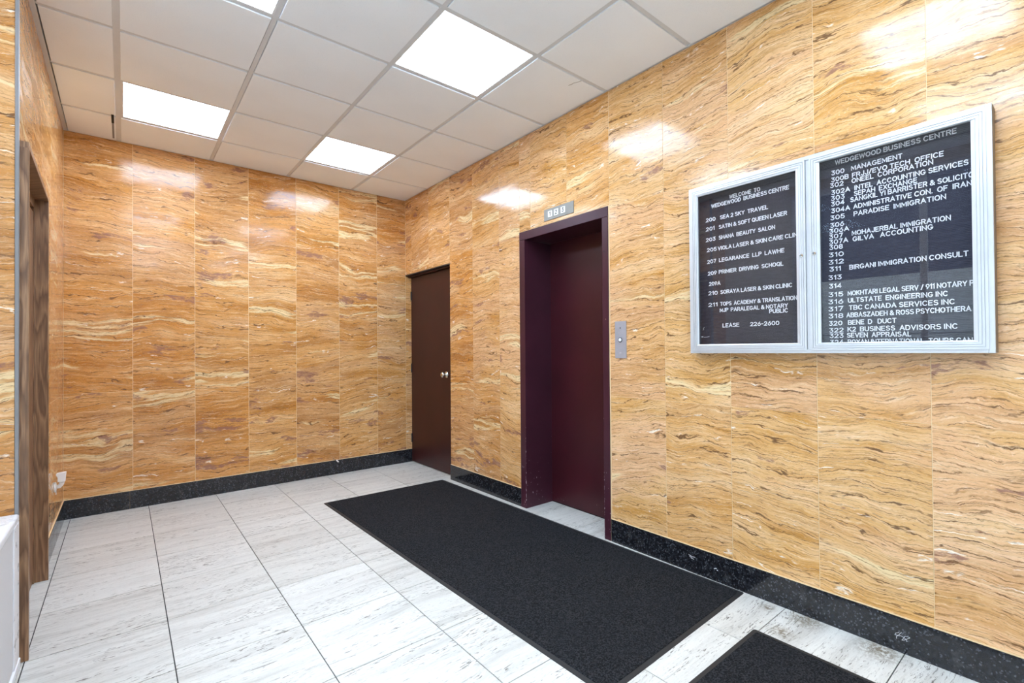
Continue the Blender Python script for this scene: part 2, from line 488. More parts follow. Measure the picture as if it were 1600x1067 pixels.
M = dict(
    marble=marble(), granite=granite(), stone=travertine(), wood=wood(), ctile=tile_ceiling(), pile=mat_pile(),
    grout=plain('cream_wall_grout', (0.82, 0.62, 0.36), 0.6), floor_grout=plain('dark_floor_grout', (0.045, 0.044, 0.04), 0.9),
    tee=plain('white_grid_enamel', (0.64, 0.66, 0.68), 0.45, vary=0.02), plenum=plain('plenum_grey', (0.2, 0.2, 0.2), 0.9),
    fixture=plain('fixture_white', (0.7, 0.7, 0.7), 0.4), lamp=panel_light(),
    maroon=chipped_paint('maroon_enamel', (0.052, 0.013, 0.023), (0.50, 0.40, 0.45), 1.1, 0.30),
    maroon_leaf=chipped_paint('maroon_door_paint', (0.048, 0.0075, 0.0125), (0.30, 0.24, 0.25), 0.15, 0.34),
    brown=chipped_paint('brown_door_paint', (0.038, 0.0075, 0.0062), (0.22, 0.16, 0.14), 0.30, 0.36),
    blackpaint=plain('black_paint', (0.010, 0.008, 0.009), 0.5), dark=plain('shadow_gap', (0.01, 0.01, 0.01), 0.9),
    alu=plain('satin_aluminium', (0.68, 0.69, 0.705), 0.36, 0.4, 0.5, 0.03), alu_side=plain('dark_brown_side', (0.20, 0.145, 0.10), 0.5),
    felt=felt(), letter=plain('white_plastic_letter', (0.86, 0.87, 0.90), 0.4, vary=0.02),
    glass=glass_thin('clear_pane'), wglass=glass_thin('window_pane', (0.93, 0.96, 0.96)),
    steel=plain('satin_steel_plate', (0.40, 0.39, 0.42), 0.38, 0.25), chrome=plain('polished_chrome', (0.75, 0.73, 0.68), 0.15, 1.0),
    plate=plain('grey_indicator_plate', (0.27, 0.265, 0.24), 0.45, 0.3), lens=plain('indicator_lens', (0.82, 0.83, 0.80), 0.4),
    ink=plain('dark_ink', (0.06, 0.06, 0.06), 0.6), rubber=plain('black_rubber', (0.018, 0.018, 0.019), 0.6, bump=0.2),
    enamel=plain('white_enamel', (0.80, 0.81, 0.84), 0.3, vary=0.02), greymetal=plain('grey_corner_metal', (0.24, 0.24, 0.25), 0.6, 0.0),
    plastic=plain('white_plastic', (0.82, 0.82, 0.82), 0.35, vary=0.02), scratch=plain('white_paint_mark', (0.55, 0.55, 0.57), 0.7),
    plaster=plain('painted_plaster', (0.62, 0.55, 0.45), 0.8), concrete=plain('pale_concrete', (0.50, 0.50, 0.50), 0.9, vary=0.15),
    facade=plain('slate_blue_facade', (0.035, 0.045, 0.085), 0.8), bark=plain('dark_bark', (0.03, 0.028, 0.026), 0.9),
)
M['bulb_on'] = None

def grille():
    n = NT('perforated_white_sheet')
    geo = n.n('ShaderNodeNewGeometry').outputs['Position']
    x, y, z = n.sep(geo)
    k = 2 * math.pi / 0.008
    d = n.math('MULTIPLY', n.math('SINE', n.math('MULTIPLY', y, k)), n.math('SINE', n.math('MULTIPLY', z, k)))
    n.col(n.mix(n.smooth(n.math('ABSOLUTE', d), 0.45, 0.8), (0.74, 0.74, 0.76), (0.30, 0.30, 0.31)))
    return n.set(0.5)
M['grille'] = grille()

def paint_slab(o, rich=0.0):
    o.color = (random.random(), random.random(), random.random(), min(1.0, max(0.0, rich + random.uniform(-0.25, 0.25))))

# ================================================================ floor
SF = 0.4636
fx = [-0.62 - 0.05, -0.3072, 0.1564, 0.62, 1.0836, 1.5472, 2.0108, 2.70]
floor = MB().box(-0.75, 2.78, F_Y - 0.1, B_Y + 0.1, -0.12, -0.004).build('floor', M['floor_grout'])
struct(floor, 'pale stone tiled floor of the lobby', 'floor')
y = 2.381 - 11 * SF
ys = []
while y < B_Y + 0.01:
    ys.append(y); y += SF
ys.append(B_Y + 0.02)
g = 0.0022
for i in range(len(fx) - 1):
    for j in range(len(ys) - 1):
        x0, x1, y0, y1 = fx[i] + g, fx[i + 1] - g, ys[j] + g, ys[j + 1] - g
        if x1 > 2.5 and not (2.0 < (y0 + y1) / 2 < 3.1 or (y0 + y1) / 2 > 4.0):
            x1 = 2.45
        y0 = max(y0, F_Y)
        if y1 - y0 < 0.02: continue
        t = MB().box(x0, x1, y0, y1, -0.012, 0.0).build('floor_tile', M['stone'], floor, origin=((x0 + x1) / 2, (y0 + y1) / 2, 0.0))
        t.color = (random.random(), random.random(), random.random(), 1)

# ================================================================ marble clad walls
G2 = 0.0013
def clad(parent, axis, plane, thick, cols, zjoint, u_holes=(), sign=1):
    """slabs on a wall: axis 0 = wall normal along x, 1 = along y; cols = list of (u0, u1, [z edges])"""
    for u0, u1, zs in cols:
        for z0, z1 in zip(zs[:-1], zs[1:]):
            a, b, c, d = u0 + G2, u1 - G2, z0 + 0.0007, z1 - 0.0007
            e = random.uniform(0, 0.0002) * -sign
            p0, p1 = plane + e, plane + sign * thick
            m = MB()
            if axis == 0: m.box(p0, p1, a, b, c, d); org = (plane, (a + b) / 2, (c + d) / 2)
            else: m.box(a, b, p0, p1, c, d); org = ((a + b) / 2, plane, (c + d) / 2)
            s = m.build('marble_slab', M['marble'], parent, origin=org)
            r = random.uniform(-0.0010, 0.0010)
            if axis == 0: s.rotation_euler = (0, random.uniform(-0.0006, 0.0006), r)
            else: s.rotation_euler = (random.uniform(-0.0006, 0.0006), 0, r)
            paint_slab(s, 0.85 if axis == 1 else (0.55 if sign < 0 else max(0.0, min(0.80, (u0 - 1.6) * 0.33))))

BB = 0.1475
TOP = H_Z + 0.06
wall_back = MB().box(-0.8, 2.56, B_Y + 0.0012, B_Y + 0.2, -0.01, TOP).build('wall_back', M['grout'])
struct(wall_back, 'far wall clad in golden brown veined marble slabs', 'wall')
bx = [L_X, 0.057, 0.4705, 0.8765, 1.282, 1.691, 2.0945, 2.4249]
bj = [[0.945, 1.75], [0.945, 1.74], [0.945, 2.16], [1.355, 2.17], [0.945, 1.74, 2.3], [1.355, 2.3], [0.945, 1.75, 2.535]]
cols = []
for i in range(7):
    cols.append((bx[i], bx[i + 1], [BB] + bj[i] + [TOP]))
clad(wall_back, 1, B_Y, 0.02, cols, None)
clad(wall_back, 1, B_Y, 0.02, [(2.4249, 2.50, [BB, 1.0, 2.12])], None)

# right wall, with the lift opening and the corner door opening
E0, E1, EH = 2.0767, 3.0085, 2.192
D0, D1, DH = 4.102, 5.075, 2.107
mb = MB()
bk = R_X + 0.0012
mb.box(bk, 2.60, F_Y - 0.1, E0, 0, TOP).box(bk, 2.60, E0, E1, EH, TOP).box(bk, 2.60, E1, D0, 0, TOP).box(bk, 2.60, D0, B_Y, DH + 0.012, TOP)
wall_right = mb.build('wall_right', M['grout'])
struct(wall_right, 'long right wall clad in golden brown veined marble slabs', 'wall')
ry = [F_Y, -2.43, -2.02, -1.61, -1.20, -0.80, -0.39, 0.02, 0.43, 0.8405, 1.2545, 1.6555, 2.0723, 2.47, 2.8775, 3.2915, 3.700, 4.1025, 4.532, 4.922, 5.0735]
cols = []
for i in range(len(ry) - 1):
    a, b = ry[i], ry[i + 1]
    jo = [0.945, 2.176]
    if 3.29 <= a < 3.3: jo = [0.964, 2.176]
    if a >= D0 - 0.01:
        cols.append((max(a, D0 + 0.002), b, [DH, TOP])); continue
    if b > E0 and a < E1:                                  # columns cut by the lift frame
        if a < E0: cols.append((a, b if False else E0 - 0.004, [BB] + jo + [TOP])) if E0 - a > 0.03 else None
        lo, hi = max(a, E0 - 0.004), min(b, E1 + 0.004)
        cols.append((lo, hi, [EH + 0.004, TOP]))
        if b > E1: cols.append((E1 + 0.004, b, [BB] + jo + [TOP]))
        continue
    cols.append((a, b, [BB] + jo + [TOP]))
clad(wall_right, 0, R_X, 0.02, cols, None)

# left wall beyond the return, with the veneered door opening
LD0, LD1, LDH = 2.87, 3.79, 2.10
mb = MB()
lk = L_X - 0.0012
mb.box(-0.80, lk, LD1 + 0.025, B_Y, 0, TOP).box(-0.80, lk, 2.86, LD1 + 0.025, LDH + 0.025, TOP).box(-0.80, -0.44, 2.86, LD1 + 0.025, 0, LDH + 0.025)
wall_left = mb.build('wall_left', M['grout'])
struct(wall_left, 'left wall clad in glossy golden brown marble around the veneered door', 'wall')
cols = [(4.667, B_Y - 0.002, [BB, 0.945, 2.16, TOP]), (4.255, 4.667, [BB, 0.945, 2.16, TOP]), (LD1 + 0.027, 4.255, [BB, 0.945, 2.16, TOP]),
        (3.44, LD1 + 0.027, [LDH + 0.028, TOP]), (3.03, 3.44, [LDH + 0.028, TOP]), (2.852, 3.03, [LDH + 0.028, TOP])]
clad(wall_left, 0, L_X, 0.02, cols, None, sign=-1)
# the return that faces the entrance, then the wall with the added daylight window, set back behind the heater
ret = MB().box(-0.80, -0.340, 2.834, 2.85, 0, TOP).build('wall_return', M['grout'])
struct(ret, 'narrow marble clad return between heater niche and veneered door', 'wall')
clad(ret, 1, 2.83, 0.003, [(-0.62, -0.3325, [0.0, 0.945, 2.176, TOP])], None)
MB().box(-0.3325, -0.3225, 2.8275, 2.852, 0.0, TOP).build('corner_strip', M['greymetal'], ret)['label'] = 'grey metal corner strip'

wb = MB()
WA, WB_, WZ0, WZ1 = -2.3, 2.10, 0.64, 2.86
wb.box(-0.80, W_X, F_Y - 0.1, 2.83, 0, WZ0).box(-0.80, W_X, F_Y - 0.1, 2.83, WZ1, TOP).box(-0.80, W_X, WB_, 2.83, WZ0, WZ1).box(-0.80, W_X, F_Y - 0.1, WA, WZ0, WZ1)
wwin = wb.build('wall_window', M['plaster'])
struct(wwin, 'set back side wall with the added daylight window above the heater', 'wall')
win = MB()
edges = [WA, -1.2, -0.1, 1.0, WB_]
for i, yv in enumerate(edges):
    a_ = yv if i == 0 else (yv - 0.05 if i == len(edges) - 1 else yv - 0.025)
    win.box(-0.72, -0.66, a_, a_ + 0.05, WZ0, WZ1)
win.box(-0.72, -0.66, WA, WB_, WZ0, WZ0 + 0.05).box(-0.72, -0.66, WA, WB_, WZ1 - 0.05, WZ1)
w1 = win.build('added_window', M['alu'])  # unseen window, invented and enlarged to supply the daylight
struct(w1, 'wide aluminium framed window above the heater, unseen and invented to supply daylight', 'window')
for ya_, yb_ in zip(edges[:-1], edges[1:]):
    MB().box(-0.693, -0.687, ya_ + 0.03, yb_ - 0.03, WZ0 + 0.05, WZ1 - 0.05).build('pane', M['wglass'], w1)

# invented end wall behind the photographer, never in view
ew = MB()
ew.box(-0.80, 2.60, F_Y - 0.15, F_Y, 0, TOP)
wf = ew.build('wall_front', M['plaster'])
struct(wf, 'invented plain plastered wall at the unseen entrance end of the lobby', 'wall')

# ================================================================ skirting
def strip(parent, segs, mat=None):
    for s in segs:
        MB().box(*s).build('granite_strip', M['granite'], parent)
def skirt(name, label, segs, lips):
    b = MB()
    for s in lips: b.box(*s)
    o = b.build(name, M['grout'])
    struct(o, label, 'baseboard')
    strip(o, segs)
    return o
SK = 0.007
skirt('baseboard_back', 'black granite skirting along the far marble wall',
      [(L_X, 0.0375, B_Y - SK, B_Y + 0.003, 0, 0.1435), (0.0385, 1.30, B_Y - SK, B_Y + 0.003, 0, 0.1435), (1.301, 2.508, B_Y - SK, B_Y + 0.003, 0, 0.1435)],
      [(L_X, 2.50, B_Y - SK + 0.002, B_Y + 0.003, 0.1437, 0.1475)])
skirt('baseboard_right', 'black speckled granite skirting along the right marble wall',
      [(R_X - SK, R_X + 0.003, F_Y, 0.05, 0, 0.1435), (R_X - SK, R_X + 0.003, 0.051, 1.42, 0, 0.1435), (R_X - SK, R_X + 0.003, 1.421, E0 - 0.002, 0, 0.1435),
       (R_X - SK, R_X + 0.003, E1 + 0.002, 3.44, 0, 0.1435), (R_X - SK, R_X + 0.003, 3.441, D0 + 0.002, 0, 0.1435)],
      [(R_X - SK + 0.002, R_X + 0.003, F_Y, E0 - 0.002, 0.1437, 0.1475), (R_X - SK + 0.002, R_X + 0.003, E1 + 0.002, D0, 0.1437, 0.1475)])
skirt('baseboard_left', 'short black granite skirting beside the veneered door',
      [(L_X - 0.003, L_X + SK, LD1 + 0.026, B_Y - SK, 0, 0.1435)],
      [(L_X - 0.003, L_X + SK - 0.002, LD1 + 0.026, B_Y - SK, 0.1437, 0.1475)])

# ================================================================ ceiling
ceiling = MB().box(-0.8, 2.6, F_Y - 0.1, B_Y + 0.2, H_Z + 0.11, H_Z + 0.16).build('ceiling', M['plenum'])
struct(ceiling, 'suspended ceiling of square white tiles in a metal grid', 'ceiling')
ST = 0.6173
gx = [-0.0279, 0.5894, 1.2067, 1.824]
gy = [2.703 + k * ST for k in range(-8, 4)]
TW = 0.012
ZT = H_Z + 0.004
lights = [(0, 3.937, 'square ceiling light nearest the far left corner above the marble wall'),
          (2, 3.937, 'square ceiling light nearest the far right corner above the corner door'),
          (2, 2.086, 'largest square ceiling light in view above the black mat'),
          (0, 2.086, 'square ceiling light cut by the top edge of the photo'),
          (2, 0.234, 'square ceiling light above the letter board end of the lobby'),
          (0, 0.234, 'square ceiling light above the heater end of the lobby'),
          (2, -1.618, 'square ceiling light closest to the entrance end beside the right wall'),
          (0, -1.618, 'square ceiling light closest to the entrance end beside the window')]
def is_light(i, y0):
    return any(i == a and abs(y0 - b) < 0.1 for a, b, _ in lights)
xe = [L_X] + gx + [R_X]
ye = [F_Y] + gy + [B_Y]
for i in range(len(xe) - 1):
    for j in range(len(ye) - 1):
        if is_light(i - 1, ye[j]): continue
        x0 = xe[i] + (TW + 0.003 if i else 0.028); x1 = xe[i + 1] - (TW + 0.003 if i < len(xe) - 2 else 0.006)
        y0 = ye[j] + TW + 0.003 if j else ye[j]; y1 = ye[j + 1] - (TW + 0.003 if j < len(ye) - 2 else 0.004)
        m = MB().box(x0, x1, y0, y1, H_Z - 0.001, H_Z + 0.016)
        t = m.build('ceiling_tile', M['ctile'], ceiling, bevel=0.0015)
for x in gx:
    wdt = TW + (0.008 if x < 0 else 0)
    MB().box(x - wdt, x + wdt, F_Y, B_Y - 0.002, ZT, ZT + 0.03).build('grid_tee', M['tee'], ceiling)
for yv in gy:
    for i in range(len(xe) - 1):
        MB().box(xe[i] + (TW if i else 0.02), xe[i + 1] - (TW if i < len(xe) - 2 else 0), yv - TW, yv + TW, ZT + 0.0005, ZT + 0.028).build('grid_tee', M['tee'], ceiling)
# wall angles
MB().box(L_X, L_X + 0.022, 2.85, B_Y, H_Z - 0.001, H_Z + 0.02).build('wall_angle', M['tee'], ceiling)
MB().box(R_X - 0.012, R_X, F_Y, B_Y, H_Z - 0.001, H_Z + 0.02).build('wall_angle', M['tee'], ceiling)
MB().box(L_X + 0.022, R_X - 0.012, B_Y - 0.010, B_Y, H_Z - 0.001, H_Z + 0.02).build('wall_angle', M['tee'], ceiling)
MB().box(-0.62, L_X - 0.002, F_Y, 2.83, H_Z - 0.001, H_Z + 0.02).build('ceiling_tile', M['ctile'], ceiling)

lamp0 = None
for i, yv, lab in lights:
    x0, x1 = gx[i] + TW, (gx[i + 1]) - TW
    y0, y1 = yv + TW, yv + ST - TW
    if i == 0: x0 += 0.008
    e = empty('ceiling_light', ((x0 + x1) / 2, (y0 + y1) / 2, H_Z))
    tag(e, lab, 'light', 'square lights of the ceiling grid')
    f = MB()
    fr = 0.008
    za, zb = ZT + 0.001, ZT + 0.012
    f.box(x0, x0 + fr, y0, y1, za, zb).box(x1 - fr, x1, y0, y1, za, zb).box(x0 + fr, x1 - fr, y0, y0 + fr, za, zb).box(x0 + fr, x1 - fr, y1 - fr, y1, za, zb)
    f.build('frame', M['fixture'], e)
    MB().box(x0, x1, y0, y1, zb + 0.008, zb + 0.06).build('housing', M['fixture'], e)
    MB().box(x0 + fr, x1 - fr, y0 + fr, y1 - fr, zb - 0.006, zb - 0.001).build('diffuser', M['lamp'], e)

# dark runner piece in the wide grid bar near the far wall
tr = MB().box(-0.066, -0.052, 4.53, 4.69, H_Z - 0.003, H_Z + 0.003).build('grid_clip', M['dark'], ceiling)
tr['label'] = 'short black piece on the wide grid bar near the far wall'
MB().box(-0.065, -0.053, 4.69, 5.02, H_Z - 0.003, H_Z + 0.003).build('grid_clip', M['greymetal'], ceiling)['label'] = 'grey metal piece on the wide grid bar near the far wall'
# scratch in one tile
sm = MB()
p = [(2.174, 2.189), (2.181, 2.168), (2.180, 2.15), (2.190, 2.13), (2.200, 2.100)]
for a, b in zip(p[:-1], p[1:]):
    sm.prism([(a[0], a[1]), (b[0], b[1]), (b[0] + 0.0035, b[1]), (a[0] + 0.0035, a[1])], 2, H_Z - 0.0016, H_Z - 0.0008)
sm.build('ceiling_scratch', M['plenum'], ceiling)

# ================================================================ lift door (door_3)
lift = empty('door_3', (R_X, (E0 + E1) / 2, 0))
struct(lift, 'maroon painted lift door deep in its chipped maroon steel frame', 'elevator')
XF = R_X - 0.008
DX = 2.697
mb = MB().box(XF, DX, E0 + 0.003, 2.132, 0, 2.124); mb.build('jamb', M['maroon'], lift, bevel=0.002)
MB().box(XF, DX, 2.943, E1, 0, 2.124).build('jamb', M['maroon'], lift, bevel=0.002)
MB().box(XF, DX, E0 + 0.003, E1, 2.1255, EH).build('header', M['maroon'], lift, bevel=0.002)
MB().box(DX, DX + 0.04, 2.10, 2.975, 0.008, 2.15).build('door_leaf', M['maroon_leaf'], lift)
MB().box(DX + 0.002, DX + 0.05, 2.10, 2.975, -0.004, 0.006).build('sill_gap', M['dark'], lift)
MB().box(R_X - 0.003, R_X + 0.003, E0 - 0.0025, E0 + 0.0025, 0.0, EH + 0.002).build('sealant_line', M['grout'], lift)
MB().box(R_X - 0.003, R_X + 0.003, E1, E1 + 0.004, 0.0, EH + 0.002).build('sealant_line', M['grout'], lift)
# screw heads on the right jamb
MB().lathe([(0, 0.004), (-0.002, 0.003)], 0, (XF, 2.115, 1.90), 10).build('screw', M['blackpaint'], lift)
MB().lathe([(0, 0.0035), (-0.002, 0.0025)], 0, (XF, 2.105, 1.45), 10).build('screw', M['chrome'], lift)

# ================================================================ corner door (door_2)
cd = empty('door_2', (2.49, (D0 + D1) / 2, 0))
struct(cd, 'dark brown flush door in the far corner of the lobby', 'door')
MB().box(2.492, 2.54, D0 - 0.02, D1 - 0.004, 0.008, DH - 0.028).build('door_leaf', M['brown'], cd, bevel=0.0015)
MB().box(R_X + 0.0, 2.56, D0, D1 - 0.001, DH - 0.012, DH + 0.008).build('door_frame', M['blackpaint'], cd)
MB().box(R_X + 0.03, 2.56, D0, D1 - 0.001, DH - 0.026, DH - 0.012).build('door_stop_bead', M['brown'], cd)
MB().box(2.535, 2.60, D0 - 0.1, D1 + 0.02, 0, DH).build('door_backing', M['dark'], cd)
for z in (1.875, 1.06, 0.27):
    MB().lathe([(-0.05, 0.0075), (0.05, 0.0075)], 2, (2.488, D1 - 0.012, z), 10).build('hinge', M['blackpaint'], cd)
kn = MB().lathe([(0.0, 0.033), (-0.006, 0.033), (-0.010, 0.027), (-0.012, 0.013), (-0.030, 0.012), (-0.034, 0.020), (-0.042, 0.027), (-0.052, 0.0285), (-0.060, 0.024), (-0.064, 0.012)], 0, (2.492, 4.29, 1.008), 24)
kn.build('door_knob', M['chrome'], cd, smooth=True)['label'] = 'round satin steel knob'

# ================================================================ left veneered door (door_1)
ld = empty('door_1', (L_X, (LD0 + LD1) / 2, 0))
struct(ld, 'walnut veneered door in a projecting walnut box frame in the left wall', 'door')
MB().box(-0.44, -0.296, 2.851, LD0, 0, LDH).build('jamb', M['wood'], ld)
MB().box(-0.44, -0.318, LD1, LD1 + 0.025, 0, LDH).build('jamb', M['wood'], ld)
MB().prism([(-0.44, 2.851), (-0.296, 2.851), (-0.318, LD1 + 0.025), (-0.44, LD1 + 0.025)], 2, LDH, LDH + 0.025).build('header', M['wood'], ld)
MB().box(-0.418, -0.376, LD0 + 0.003, LD1 - 0.018, 0.010, 2.03).build('door_leaf', M['wood'], ld)
MB().box(-0.430, -0.372, LD1 - 0.014, LD1, 0, LDH).build('stop', M['wood'], ld)
MB().box(-0.430, -0.372, LD0, LD1 - 0.014, 2.05, LDH).build('stop', M['wood'], ld)

# ================================================================ heater under the window
ht = empty('convector_heater', (-0.45, 1.5, 0))
tag(ht, 'white enamelled convector heater cabinet with perforated front at the left edge', 'heater')
hx0, hx1, hy0, hy1, hz = -0.60, -0.318, 0.25, 2.815, 0.612
MB().prism([(hx0, 0.06), (hx1 - 0.012, 0.06), (hx1 - 0.012, hz - 0.030), (hx0, hz - 0.030)], 1, hy0 + 0.004, hy1 - 0.004).build('body', M['enamel'], ht)
MB().prism([(hx0, hz - 0.028), (hx1, hz - 0.028), (hx1, hz - 0.006), (hx1 - 0.006, hz), (hx0, hz)], 1, hy0, hy1).build('top_panel', M['enamel'], ht, bevel=0.003)
MB().box(hx1 - 0.010, hx1, hy1 - 0.115, hy1, 0.04, hz - 0.030).build('end_stile', M['enamel'], ht, bevel=0.002)
MB().box(hx1 - 0.010, hx1, hy0, hy0 + 0.115, 0.04, hz - 0.030).build('end_stile', M['enamel'], ht, bevel=0.002)
MB().box(hx1 - 0.010, hx1 + 0.004, hy0 + 0.001, hy1 - 0.001, 0.001, 0.040).build('base_rail', M['enamel'], ht, bevel=0.003)
MB().box(hx1 - 0.009, hx1 - 0.004, hy0 + 0.117, hy1 - 0.117, 0.042, hz - 0.032).build('front_grille', M['grille'], ht)['label'] = 'perforated metal front sheet'
MB().box(hx0, hx1 - 0.03, hy0 + 0.02, hy1 - 0.02, 0.0, 0.06).build('plinth', M['dark'], ht)

# ================================================================ mats
def make_mat(outline, label):
    """outline counterclockwise from above; rubber border, raised pile"""
    cx = sum(p[0] for p in outline) / 4; cy = sum(p[1] for p in outline) / 4
    e = empty('entrance_mat', (cx, cy, 0))
    tag(e, label, 'mat', 'black rubber edged mats on the floor')
    def rounded(ins, r, k=4):
        pts = []
        n = len(outline)
        P = [Vector(p) for p in outline]
        q = []
        for i in range(n):
            a = (P[i - 1] - P[i]).normalized(); b = (P[(i + 1) % n] - P[i]).normalized()
            q.append(P[i] + (a + b) * ins)
        for i in range(n):
            a = (q[i - 1] - q[i]).normalized(); b = (q[(i + 1) % n] - q[i]).normalized()
            for s in range(k + 1):
                t = s / k
                p0, p2 = q[i] + a * r, q[i] + b * r
                pt = (1 - t) ** 2 * p0 + 2 * t * (1 - t) * q[i] + t * t * p2
                pts.append((pt.x, pt.y))
        return pts
    rings = [(0.0, 0.0005, 0.014), (0.001, 0.0022, 0.014), (0.020, 0.0040, 0.012), (0.024, 0.0040, 0.012)]
    m = MB(); k0 = None
    for ins, z, r in rings:
        pts = rounded(ins, r)
        k = len(m.v)
        m.v += [(p[0], p[1], z) for p in pts]
        n = len(pts)
        if k0 is not None:
            m.f += [(k0 + i, k0 + (i + 1) % n, k + (i + 1) % n, k + i) for i in range(n)]
        k0 = k
    m.f.append(tuple(range(k0, k0 + n)))
    m.f.append(tuple(range(n))[::-1])
    m.build('rubber_border', M['rubber'], e)
    m = MB(); k0 = None
    for ins, z, r in ((0.022, 0.0042, 0.012), (0.0225, 0.0065, 0.012), (0.026, 0.0078, 0.012)):
        pts = rounded(ins, r)
        k = len(m.v); m.v += [(p[0], p[1], z) for p in pts]
        if k0 is not None:
            m.f += [(k0 + i, k0 + (i + 1) % n, k + (i + 1) % n, k + i) for i in range(n)]
        k0 = k
    m.f.append(tuple(range(k0, k0 + n))); m.f.append(tuple(range(n))[::-1])
    m.build('pile', M['pile'], e)
make_mat([(1.320, 1.158), (2.413, 1.188), (2.353, 4.146), (1.252, 4.163)], 'long charcoal mat running from the photo bottom past the lift door')
make_mat([(1.02, -0.85), (2.115, -0.85), (2.134, 1.010), (1.03, 1.010)], 'second charcoal mat cut by the bottom edge near the right wall')

# ================================================================ letter board directory
YA, YB, ZA, ZB = 0.237, 1.4515, 1.2255, 2.123          # outer box
XB, XW = 2.365, R_X - 0.0002
db = empty('directory_board', (XW, (YA + YB) / 2, ZA))
tag(db, 'two door aluminium directory board with white letters on the right marble wall', 'sign')
fr = MB()
fr.box(XB, XW, YA, YA + 0.018, ZA, ZB).box(XB, XW, YB - 0.018, YB, ZA, ZB)
fr.box(XB, XW, YA + 0.018, YB - 0.018, ZA, ZA + 0.018).box(XB, XW, YA + 0.018, YB - 0.018, ZB - 0.018, ZB)
fr.box(XB + 0.004, XW, 0.8425, 0.8585, ZA + 0.018, ZB - 0.018)
fr.build('cabinet_frame', M['alu'], db, bevel=0.0012)  # next, a thin dark brown plate over the cabinet side
MB().box(XB + 0.010, XW, YA - 0.0012, YA - 0.0001, ZA + 0.002, ZB - 0.002).build('side_plate', M['alu_side'], db)['label'] = 'dark brown cabinet side'
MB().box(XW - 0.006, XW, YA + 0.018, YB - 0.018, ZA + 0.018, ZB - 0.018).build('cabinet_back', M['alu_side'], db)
def arc(cx, cy, rx, ry, a0, a1, n=7):
    return [(cx + rx * math.cos(math.radians(a0 + (a1 - a0) * i / n)), cy + ry * math.sin(math.radians(a0 + (a1 - a0) * i / n))) for i in range(n + 1)]
def oval(x0, x1, y0, y1, n=14):
    return arc((x0 + x1) / 2, (y0 + y1) / 2, (x1 - x0) / 2, (y1 - y0) / 2, 90, 450, n)
